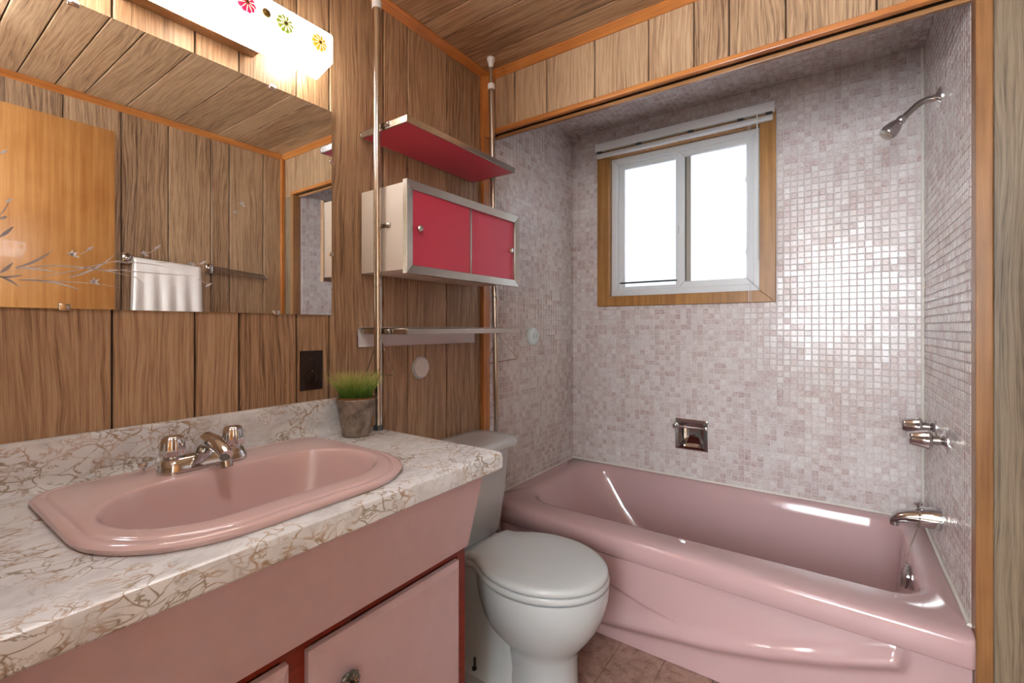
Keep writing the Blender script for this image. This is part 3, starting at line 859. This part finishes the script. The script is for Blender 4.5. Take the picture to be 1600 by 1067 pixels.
# cross section (x,z), from the back bottom round the front to the top, then up the backsplash cove
prof = [(.002, T0), (.175, T0), (.482, T0), (KX - .004, T0), (KX, T0 + .004), (KX, KZ - .012), (KX - .0035, KZ - .0035), (KX - .012, KZ),
        (.482, KZ), (.175, KZ), (.046, KZ), (.034, KZ + .003), (.026, KZ + .012), (.023, KZ + .026), (.022, .918), (.018, .930), (.010, .934), (.002, .934)]
ys = [KY0, .200, .704, KY1]
cols = [[bm.verts.new(V(x, y, z)) for x, z in prof] for y in ys]
n = len(prof)
for s in range(3):
    for i in range(n):
        j = (i + 1) % n
        if s == 1 and (i in (1, 8)): continue
        bm.faces.new((cols[s][i], cols[s][j], cols[s + 1][j], cols[s + 1][i]))
bm.faces.new(list(reversed(cols[0]))); bm.faces.new(cols[3])
a, b = cols[1], cols[2]
# oval cut-out for the sink
hole = [(p.x, p.y) for p in rrect(.180, .479, .200, .704, (.14, .149, .149, .14), 0, 8, 5)]
loops = []
for ia, ib, z in ((9, 8, KZ), (1, 2, T0)):
    lp_ = [bm.verts.new(V(x, y, z)) for x, y in hole]
    es = [bm.edges.new((lp_[k], lp_[(k + 1) % len(lp_)])) for k in range(len(lp_))]
    for p, q in ((a[ia], a[ib]), (a[ib], b[ib]), (b[ib], b[ia]), (b[ia], a[ia])):
        es.append(bm.edges.get((p, q)) or bm.edges.new((p, q)))
    bmesh.ops.triangle_fill(bm, use_beauty=True, use_dissolve=False, edges=es)
    loops.append(lp_)
for k in range(len(hole)):
    m = (k + 1) % len(hole)
    bm.faces.new((loops[0][k], loops[0][m], loops[1][m], loops[1][k]))
finish('top_and_backsplash', bm, 'marble', co, ang=30)

si = thing('sink', (.29, .449, KZ), 'pink porcelain drop-in sink set in the marble-pattern counter', 'sink')
bm = bmesh.new()
S = dict(nc=14, ns=10)
def outer(d, z): return rrect(.060 + d, .527 - d, .172 + d, .726 - d, (.06 - d * .5, .17 - d * .6, .17 - d * .6, .06 - d * .5), z, **S)
def inner(k, z, dx=0):
    base = rrect(.197, .462, .216, .688, (.128, .1325, .1325, .128), z, **S)
    c = V(.330 + dx, .452, z)
    return [V(c.x + (p.x - .330) * k, c.y + (p.y - .452) * k, z) for p in base]
rings = [outer(.004, KZ - .001), outer(0, KZ + .003), outer(-.001, KZ + .009), outer(.003, KZ + .0125), outer(.008, KZ + .0142), outer(.015, KZ + .0135), outer(.018, KZ + .0125), outer(.0205, KZ + .0150), outer(.024, KZ + .0158)]
o2 = outer(.024, KZ + .0158); i2 = inner(1.045, KZ + .0155)
rings.append([p.lerp(q, .6) for p, q in zip(o2, i2)])
rings += [i2, inner(1.015, KZ + .0145), inner(1.0, KZ + .0105), inner(.985, KZ + .002), inner(.95, KZ - .03), inner(.89, KZ - .075), inner(.78, KZ - .112), inner(.58, KZ - .132), inner(.30, KZ - .139), inner(.09, KZ - .142)]
add_loft(bm, rings, False, True)
finish('basin', bm, 'sink', si, ang=60)
lathe('drain', [(.022, 0), (.022, .003), (.016, .004), (.015, .001), (0, .001)], (.330, .452, KZ - .1415), (0, 0, 1), 'chrome', si, 20)

FZ = KZ + .0158
fa = thing('faucet', (.14, .432, FZ), 'chrome two-handle faucet on the back ledge of the pink sink', 'faucet')
bm = bmesh.new()
add_loft(bm, [rrect(.112, .172, .345, .512, .028, FZ), rrect(.112, .172, .345, .512, .028, FZ + .010), rrect(.117, .166, .350, .507, .024, FZ + .024), rrect(.122, .160, .356, .501, .019, FZ + .029), rrect(.13, .152, .365, .492, .01, FZ + .031)], True, True)
finish('base', bm, 'chrome', fa, ang=50)
for y in (.372, .486):
    lathe('handle', [(.015, .026), (.017, .032), (.0215, .034), (.0225, .040), (.0205, .060), (.0175, .070), (.013, .073), (0, .0735)], (.141, y, FZ), (0, 0, 1), 'chrome', fa, 48, (8, .07), ang=50)
spo = bmesh.new()
add_tube(spo, [(.135, .429, FZ + .022), (.142, .429, FZ + .045), (.160, .429, FZ + .056), (.195, .429, FZ + .054), (.228, .429, FZ + .044), (.243, .429, FZ + .036)], [.017, .018, .017, .0155, .014, .013], 18)
spo = finish('spout', spo, 'chrome', fa, ang=50)
lathe('aerator', [(.0115, 0), (.0115, .012), (.008, .012), (.008, .004), (0, .004)], (.240, .429, FZ + .024), (.35, 0, -.94), 'brushed', spo, 18)
lathe('lift_knob', [(.003, 0), (.003, .012), (.008, .014), (.009, .020), (.006, .023), (0, .0235)], (.112, .331, FZ), (0, 0, 1), 'chrome', fa, 14)

# ------------------------------------------------------------------ potted grass
px, py = .118, .826
pg = thing('potted_grass', (px, py, KZ), 'small zinc pot of green artificial grass at the counter end', 'plant')
pot = lathe('pot', [(.0, 0), (.036, 0), (.0375, .003), (.0382, .010), (.0545, .100), (.056, .104), (.055, .107), (.053, .106), (.051, .09), (0, .09)], (px, py, KZ + .0003), (0, 0, 1), 'zinc', pg, 40)
cdir = V(1.2426 - px, -py, 0).normalized()
for ang in (0, 120, 240):
    q = Matrix.Rotation(R(ang), 3, 'Z') @ cdir
    tube('seam', [(px + q.x * r, py + q.y * r, KZ + z) for r, z in ((.0385, .008), (.0462, .054), (.0547, .100))], .0022, 'zinc', pot, 6)
tube('foot_rim', [(px + .038 * math.cos(R(a)), py + .038 * math.sin(R(a)), KZ + .0062) for a in range(0, 360, 12)], .002, 'zinc', pot, 6, cyclic=True)
bm = bmesh.new()
add_lathe(bm, [(0, .088), (.046, .090), (.054, .103), (.050, .108), (.03, .110), (0, .111)], (px, py, KZ), (0, 0, 1), 30)
for v in bm.verts: v.co += V(random.uniform(-.003, .003), random.uniform(-.003, .003), random.uniform(-.002, .004))
finish('moss', bm, 'soil', pg)
verts, faces, tips = [], [], []
for i in range(800):
    a = random.uniform(0, 2 * math.pi); r = .043 * math.sqrt(random.random())
    bx, by = px + r * math.cos(a), py + r * math.sin(a)
    lean = .014 + .040 * (r / .043) * random.uniform(.3, 1.25)
    da = a + random.uniform(-.7, .7)
    hgt = random.uniform(.055, .092)
    dx, dy = math.cos(da) * lean, math.sin(da) * lean
    wv = V(-math.sin(random.uniform(0, 6.28)), math.cos(random.uniform(0, 6.28)), 0) * random.uniform(.0009, .0016)
    k0 = len(verts)
    for s in range(4):
        t = s / 3
        p = V(bx + dx * t ** 1.7, by + dy * t ** 1.7, KZ + .105 + hgt * (t - .12 * t * t * lean / .04))
        w = wv * (1 - t * .95)
        verts += [p - w, p + w]; tips += [t, t]
    for s in range(3): faces.append((k0 + 2 * s, k0 + 2 * s + 1, k0 + 2 * s + 3, k0 + 2 * s + 2))
me = bpy.data.meshes.new('grass_blades'); me.from_pydata(verts, [], faces); me.update()
at = me.attributes.new('tip', 'FLOAT', 'POINT'); at.data.foreach_set('value', tips)
me.materials.append(M['grass'])
go = bpy.data.objects.new('grass_blades', me); COL.objects.link(go); attach(go, pg); go['kind'] = 'stuff'

# ------------------------------------------------------------------ outlet
ou = thing('wall_outlet', (0, .759, 1.022), 'dark brown double wall outlet beside the mirror corner', 'outlet')
box('cover_plate', (.0003, .006, .724, .794, .966, 1.079), 'darkplastic', ou, bev=.0025)
for z in (1.002, 1.042):
    rc = lathe('receptacle', [(.017, 0), (.017, .0025), (.0155, .0035), (0, .0035)], (.0055, .759, z), (1, 0, 0), 'darkplastic', ou, 24)
    for dy in (-.006, .006): box('slot', (.0088, .0094, .759 + dy - .001, .759 + dy + .001, z - .002, z + .006), 'black', rc)
lathe('screw', [(.0028, 0), (.0028, .0012), (0, .0016)], (.0058, .759, 1.022), (1, 0, 0), 'brushed', ou, 10)

# ------------------------------------------------------------------ mirror
mi = thing('wall_mirror', (.004, .455, 1.183), 'large frameless wall mirror with etched grass sprays above the sink', 'mirror')
MX = .006
gl = box('glass', (.0008, MX, .087, .823, 1.183, 1.791), 'mirror', mi)
def wall_pt(y, z): return V(MX, y, z)      # the etched design lies on the mirror glass
def curve_pts(ctrl, n=10):
    P = [wall_pt(*p) for p in ctrl]
    out = []
    for i in range(n + 1):
        t = i / n
        Q = P[:]
        while len(Q) > 1: Q = [a.lerp(b, t) for a, b in zip(Q[:-1], Q[1:])]
        out.append(Q[0])
    return out
def blade(ctrl, w, mat, taper=True):
    pts = curve_pts(ctrl)
    bm = bmesh.new(); L, Rr = [], []
    for i, p in enumerate(pts):
        d = (pts[min(i + 1, len(pts) - 1)] - pts[max(i - 1, 0)]).normalized()
        nrm = V(0, -d.z, d.y)
        t = i / (len(pts) - 1)
        k = w * (math.sin(math.pi * (.12 + .88 * t)) if taper else 1)
        q = p + V(.0005, 0, 0)
        L.append(bm.verts.new(q + nrm * k)); Rr.append(bm.verts.new(q - nrm * k))
    for i in range(len(pts) - 1): bm.faces.new((L[i], L[i + 1], Rr[i + 1], Rr[i]))
    o = finish('etched_blade', bm, mat, gl, smooth=False)
for c, w, m in [
    ([(0.172, 1.2562), (0.1969, 1.266), (0.2221, 1.296)], .0022, 'etch_dark'), ([(0.1521, 1.2448), (0.1615, 1.2527), (0.1687, 1.2664)], .0026, 'etch_dark'),
    ([(0.1521, 1.3095), (0.1599, 1.3178), (0.1695, 1.3323)], .0026, 'etch_dark'), ([(0.1521, 1.3419), (0.1607, 1.3482)], .0022, 'etch_dark'),
    ([(0.1521, 1.3477), (0.1591, 1.3618), (0.1639, 1.378)], .0008, 'etch_dark'), ([(0.172, 1.255), (0.2011, 1.258), (0.2293, 1.2523)], .0016, 'etch'),
    ([(0.1521, 1.2367), (0.1679, 1.2381), (0.181, 1.2428)], .0018, 'etch_dark'), ([(0.1521, 1.2379), (0.1663, 1.2321), (0.1768, 1.22)], .0018, 'etch_dark'),
    ([(0.1768, 1.2342), (0.232, 1.2376), (0.2618, 1.2183)], .0018, 'etch'), ([(0.1859, 1.2361), (0.2458, 1.2514), (0.2944, 1.2823), (0.3473, 1.294)], .0009, 'etch'),
    ([(0.243, 1.2448), (0.2843, 1.2589), (0.3139, 1.298)], .0020, 'etch'), ([(0.1843, 1.2575), (0.232, 1.2725), (0.2944, 1.2665), (0.3429, 1.255)], .0012, 'etch'),
    ([(0.1768, 1.2342), (0.2275, 1.2347), (0.2744, 1.2398), (0.3256, 1.2291)], .0007, 'etch'), ([(0.2843, 1.2654), (0.3129, 1.2617), (0.3407, 1.2713)], .0012, 'etch'),
    ([(0.3129, 1.2831), (0.3642, 1.2891), (0.4078, 1.2811)], .0009, 'etch'), ([(0.3046, 1.2675), (0.3815, 1.2642), (0.4679, 1.2678)], .0008, 'etch'),
    ([(0.3418, 1.2577), (0.3563, 1.2507), (0.3642, 1.2402)], .0006, 'etch'), ([(0.3699, 1.308), (0.3838, 1.3169), (0.3933, 1.3267)], .0006, 'etch'),
    ([(0.3815, 1.2897), (0.4078, 1.2912), (0.4251, 1.2976)], .0006, 'etch'), ([(0.4559, 1.2922), (0.4692, 1.2967), (0.48, 1.3025)], .0006, 'etch'),
    ([(0.4679, 1.2602), (0.48, 1.2552), (0.491, 1.2468)], .0006, 'etch'), ([(0.259, 1.2909), (0.2696, 1.2987), (0.2803, 1.3093)], .0006, 'etch')]:
    blade(c, w, m)
for y, z, s in [(0.2477, 1.2894, 1.0), (0.2803, 1.2377, 1.0), (0.363, 1.3057, .8), (0.4533, 1.2934, .8), (0.5655, 1.4586, .9), (0.5503, 1.4343, .6)]:
    c0 = wall_pt(y, z) + V(.0006, 0, 0)
    bm = bmesh.new()
    for a, l in ((35, .012), (85, .010), (-20, .013), (150, .007)):
        d = V(0, math.cos(R(a)), math.sin(R(a))); nn = V(0, -d.z, d.y)
        vs = [bm.verts.new(c0 + d * l * s * t + nn * k * s) for t, k in ((-.2, 0), (.4, .0026), (1, 0), (.4, -.0026))]
        bm.faces.new(vs)
    finish('etched_flower', bm, 'etch_white', gl, smooth=False)
for cs in (
    ((0.1528, 1.46), (0.1568, 1.4647), (0.1615, 1.4696)),
    ((0.1591, 1.3735), (0.1631, 1.3779), (0.1679, 1.3825)),
    ((0.2705, 1.3014), (0.2754, 1.306), (0.2813, 1.3107)),
    ((0.3827, 1.3195), (0.3886, 1.3246), (0.3957, 1.3299)),
    ((0.4719, 1.2955), (0.4787, 1.3008), (0.4869, 1.3064)),
    ((0.4841, 1.2433), (0.491, 1.2484), (0.4994, 1.2536))):
    blade(cs, .0022, 'etch_white')
for y, z in ((.645, 1.791), (.25, 1.791), (.655, 1.183), (.237, 1.183)):
    s = 1 if z < 1.5 else -1
    box('clip', (.0008, .0095, y - .009, y + .009, min(z - s * .004, z + s * .009), max(z - s * .004, z + s * .009)), 'chrome', mi, bev=.0015)
for z in (1.365, 1.64):
    box('clip', (.0008, .0095, .815, .827, z - .006, z + .006), 'chrome', mi, bev=.0015)

# ------------------------------------------------------------------ vanity light
vl = thing('vanity_light', (0, .455, 1.85), 'lit white acrylic vanity light with coloured flowers above the mirror', 'light fixture')
box('mounting_box', (.0003, .036, .315, .596, 1.845, 1.925), 'trim_dark_y', vl, bev=.002)
bm = bmesh.new()
y0, y1, z0, z1 = .130, .782, 1.8295, 1.974
pr = [(y0 + .045, z0), (y1 - .048, z0), (y1, z0 + .066), (y1, z1 - .004), (y1 - .004, z1), (y0 + .004, z1), (y0, z1 - .004), (y0, z0 + .066)]
add_loft(bm, [[V(.067, y, z) for y, z in pr], [V(.0705, y, z) for y, z in pr]], True, True)
pn = finish('diffuser_panel', bm, 'panel', vl, smooth=False)
bm = bmesh.new()
add_loft(bm, [[V(.0650, y, z) for y, z in pr], [V(.0668, y, z) for y, z in pr]], True, True)
finish('light_block_plate', bm, 'white', vl, smooth=False)  # unseen plate added to block the panel's light from the wall behind
for y in (.317, .595):
    tube('standoff', [(.036, y, 1.915), (.065, y, 1.915)], .004, 'bronze', vl, 8)
    lathe('screw_cap', [(.011, 0), (.011, .004), (.006, .008), (0, .009)], (.0705, y, 1.934), (1, 0, 0), 'bronze', vl, 18)
for y in (.22, .455, .69):
    lathe('bulb', [(.0, -.04), (.010, -.036), (.0155, -.022), (.0155, -.004), (.011, .012), (.008, .022), (.008, .030)], (.048, y, 1.893), (0, 0, 1), 'bulb', vl, 16)
for y, mt in ((.172, 'petal_orange'), (.269, 'petal_green'), (.365, 'petal_pink'), (.547, 'petal_pink'), (.643, 'petal_green'), (.740, 'petal_orange')):
    z = 1.932
    bm = bmesh.new()
    add_lathe(bm, [(.021, 0), (.0225, .002), (.019, .0045), (.010, .006), (0, .0065)], (.0705, y, z), (1, 0, 0), 50, (10, .07))
    fo = finish('flower', bm, mt, vl)
    bm = bmesh.new()
    for i in range(10):
        a = 2 * math.pi * (i + .5) / 10
        p, q = V(.0773, y + .006 * math.cos(a), z + .006 * math.sin(a)), V(.075, y + .0195 * math.cos(a), z + .0195 * math.sin(a))
        add_tube(bm, [p, p.lerp(q, .5) + V(.0005, 0, 0), q], [.0007, .0022 if mt == 'petal_green' else .0011, .0007], 5)
    finish('petal_lines', bm, 'petal_white', fo)
    lathe('flower_centre', [(.004, .006), (.0035, .009), (0, .0095)], (.0705, y, z), (1, 0, 0), 'bronze', fo, 12)

# ------------------------------------------------------------------ fill lamp added on the ceiling above the doorway, out of view
cl = thing('added_ceiling_light', (1.02, .13, CZ), 'added round opal ceiling fill light above the doorway, out of view', 'light fixture')
lathe('base_plate', [(.115, 0), (.115, .012), (.10, .018), (.09, .018)], (1.02, .13, CZ - .0005), (0, 0, -1), 'brushed', cl, 32)
lathe('glass_dome', [(.105, .014), (.118, .022), (.118, .035), (.102, .058), (.07, .074), (.03, .082), (0, .083)], (1.02, .13, CZ - .0005), (0, 0, -1), 'dome', cl, 32)

# ------------------------------------------------------------------ tension-pole shelf unit
ps = thing('pole_shelf_unit', (.1, 1.2, .74), 'chrome tension-pole shelf unit with crimson cabinet between mirror and tub', 'shelf unit')
def pole(p_lo, p_hi, zc, r=.0118):
    a, b = Vector(p_lo), Vector(p_hi)
    at = lambda z: a.lerp(b, (z - a.z) / (b.z - a.z))
    po = tube('pole', [a, at(zc)], r, 'polechrome', ps, 18)
    tube('inner_rod', [at(zc - .03), at(CZ - .03)], .0072, 'polechrome', po, 14)
    lathe('collar', [(.0135, -.006), (.0142, 0), (.0142, .014), (.010, .018), (.007, .018)], at(zc - .004), (0, 0, 1), 'white', po, 18)
    lathe('ceiling_cap', [(.008, -.04), (.012, -.022), (.0165, -.010), (.0165, -.004), (.012, -.0006)], at(CZ), (0, 0, 1), 'white', po, 18)
    lathe('joint', [(r + .0003, -.004), (r + .0012, 0), (r + .0003, .004)], at(1.27), (0, 0, 1), 'brushed', po, 18)
    lathe('foot', [(.0145, .0005), (.0145, .012), (r, .016)], a, (0, 0, 1), 'white' if p_lo[2] < .5 else 'darkgrey', po, 18)
pole((.114, .9075, KZ), (.109, .9045, CZ), 2.115)
pole((.075, 1.571, .0), (.100, 1.478, CZ), 2.118)
SY0, SY1 = .9225, 1.482
def shelf(y0, y1, z0, z1, x0=.006, x1=.222):
    s_ = box('shelf', (x0 + .004, x1 - .004, y0 + .004, y1 - .004, z0 + .001, z1 - .003), 'crimson', ps)
    bm = bmesh.new()
    for d in ((x0, x0 + .005, y0, y1), (x1 - .005, x1, y0, y1), (x0 + .005, x1 - .005, y0, y0 + .005), (x0 + .005, x1 - .005, y1 - .005, y1)):
        add_box(bm, *d, z0, z1, bev=.0008, seg=1)
    finish('edge_band', bm, 'brushed', s_)
    return s_
s1 = shelf(SY0, 1.474, 1.744, 1.764)
s2 = shelf(SY0 + .004, 1.502, 1.125, 1.143)
for par, z in ((s1, 1.757), (s2, 1.134)):
    lathe('bracket_screw', [(.008, 0), (.008, .004), (.004, .008), (0, .009)], (.142, SY0 + .002, z), (0, -1, 0), 'brushed', par, 14)
    box('pole_clip', (.104, .150, SY0 - .0025, SY0, z - .006, z + .006), 'brushed', par)
cb = box('cabinet', (.010, .2035, .9245, 1.500, 1.316, 1.572), 'cream', ps, bev=.0015)
CX1 = .222
bm = bmesh.new()
fo_ = [(.9225, 1.304), (1.505, 1.304), (1.505, 1.580), (.9225, 1.580)]
fi_ = [(.950, 1.331), (1.4775, 1.331), (1.4775, 1.553), (.950, 1.553)]
for k in range(4):
    j = (k + 1) % 4
    q = (fo_[k], fo_[j], fi_[j], fi_[k])
    add_hex(bm, [V(.2036, *p) for p in q] + [V(CX1 - (0 if i < 2 else .004), *p) for i, p in enumerate(q)], bev=.001, seg=1)
finish('frame', bm, 'brushed', cb)
for y0, y1, x, ky in ((.950, 1.218, .2105, .974), (1.212, 1.4775, .206, 1.452)):
    d = box('sliding_door', (x - .002, x + .002, y0, y1, 1.331, 1.553), 'crimson', cb)
    lathe('knob', [(.004, 0), (.004, .006), (.0095, .009), (.0105, .013), (.007, .017), (0, .018)], (x + .002, ky, 1.442), (1, 0, 0), 'chrome', cb, 20)
box('door_divider', (.208, .2165, 1.213, 1.2205, 1.331, 1.553), 'brushed', cb, bev=.001)
lathe('bracket_screw', [(.008, 0), (.008, .004), (.004, .008), (0, .009)], (.140, .9245, 1.453), (0, -1, 0), 'brushed', cb, 14)
box('pole_clip', (.100, .150, .922, .9245, 1.447, 1.459), 'brushed', cb)
# white liner folded over the back of the lowest shelf
bm = bmesh.new()
pf = [(.115, 1.1455), (.04, 1.1456), (.012, 1.1455), (.004, 1.142), (.0022, 1.130), (.0022, 1.105), (.0026, 1.092), (.004, 1.086), (.006, 1.083)]
pf2 = [(x + (.0009 if i > 3 else 0), z + (.0009 if i <= 3 else (.0006 if i > 6 else 0))) for i, (x, z) in enumerate(pf)]
lo = pf + list(reversed(pf2))
add_loft(bm, [[V(x, y, z) for x, z in lo] for y in (.915, 1.2, 1.490)], True, True)
finish('shelf_liner', bm, 'white', ps, ang=60)
def towel_ring(pts, r=.0021):
    P = [Vector(p) for p in pts]; out = []
    n = len(P)
    for i in range(n):
        a, b, c = P[i - 1], P[i], P[(i + 1) % n]
        u, v = (a - b).normalized() * .008, (c - b).normalized() * .008
        for t in (0, .5, 1): out.append((b + u).lerp(b, t).lerp(b.lerp(b + v, t), t))
    tube('towel_ring', out, r, 'polechrome', ps, 8, cyclic=True)
towel_ring([(.10, .922, 1.124), (.170, .918, 1.006), (.045, .914, .998)])
towel_ring([(.10, 1.522, 1.124), (.170, 1.570, 1.018), (.045, 1.528, .994)])

# ------------------------------------------------------------------ towel racks and towel on the right wall (seen in the mirror)
def rack(y, z, lab, spread):
    t = thing('towel_rack', (RW, y, z), lab, 'towel rack', 'swing-arm towel racks on the right wall')
    box('bracket', (RW - .034, RW - .0003, y - .018, y + .018, z - .028, z + .028), 'chrome', t, bev=.006)
    lathe('pivot_cap', [(.012, 0), (.012, .004), (.007, .007), (0, .008)], (RW - .034, y, z), (-1, 0, 0), 'chrome', t, 16)
    for k, dx in enumerate(spread):
        q = V(RW - .030 - dx, y + .30, z - .012 - .012 * k)
        p = V(RW - .024, y + .01, z + .012 - .012 * k)
        ar = tube('arm', [p, q], .0042, 'brushed', t, 10)
        bmesh_tip = lathe('arm_tip', [(.0042, -.002), (.006, .003), (.004, .009), (0, .010)], q, (q - p).normalized(), 'chrome', ar, 10)
rack(.772, 1.487, 'chrome swing-arm towel rack holding the white towel, seen in the mirror', (.0, .022, .045))
rack(1.140, 1.474, 'empty chrome swing-arm towel rack near the corner, seen in the mirror', (.0, .012, .026))
tw = thing('bath_towel', (1.585, .93, 1.49), 'white towel hanging from the rack, seen in the mirror', 'towel')
bm = bmesh.new()
rows = []
sec = []
for k in range(21):
    t = k / 20
    if t < .42: sec.append((-.019, 1.475 - (.42 - t) / .42 * .52))
    elif t > .58: sec.append((.014, 1.475 - (t - .58) / .42 * .42))
    else:
        a = math.pi * (1 - (t - .42) / .16); sec.append((-.0025 + .0165 * math.cos(a), 1.475 + .0165 * math.sin(a)))
for i in range(25):
    y = .795 + .275 * i / 24
    ring = []
    for dx, z in sec:
        drop = max(0, 1.475 - z)
        rip = .006 * math.sin(i * 1.15 + z * 3) * min(1, drop * 5)
        cx = RW - .030 - .045 * (y - .772) / .30 - .006
        ring.append(V(cx + dx + (rip if dx < 0 else rip * .3), y - .06 * drop * (.5 - i / 24), z - .024 * (y - .772) / .30 - .0))
    rows.append(ring)
add_loft(bm, rows, closed=False)
tp = finish('cloth', bm, 'towel', tw, ang=180, recalc=False)
sm = tp.modifiers.new('thickness', 'SOLIDIFY'); sm.thickness = .006; sm.offset = 1.0
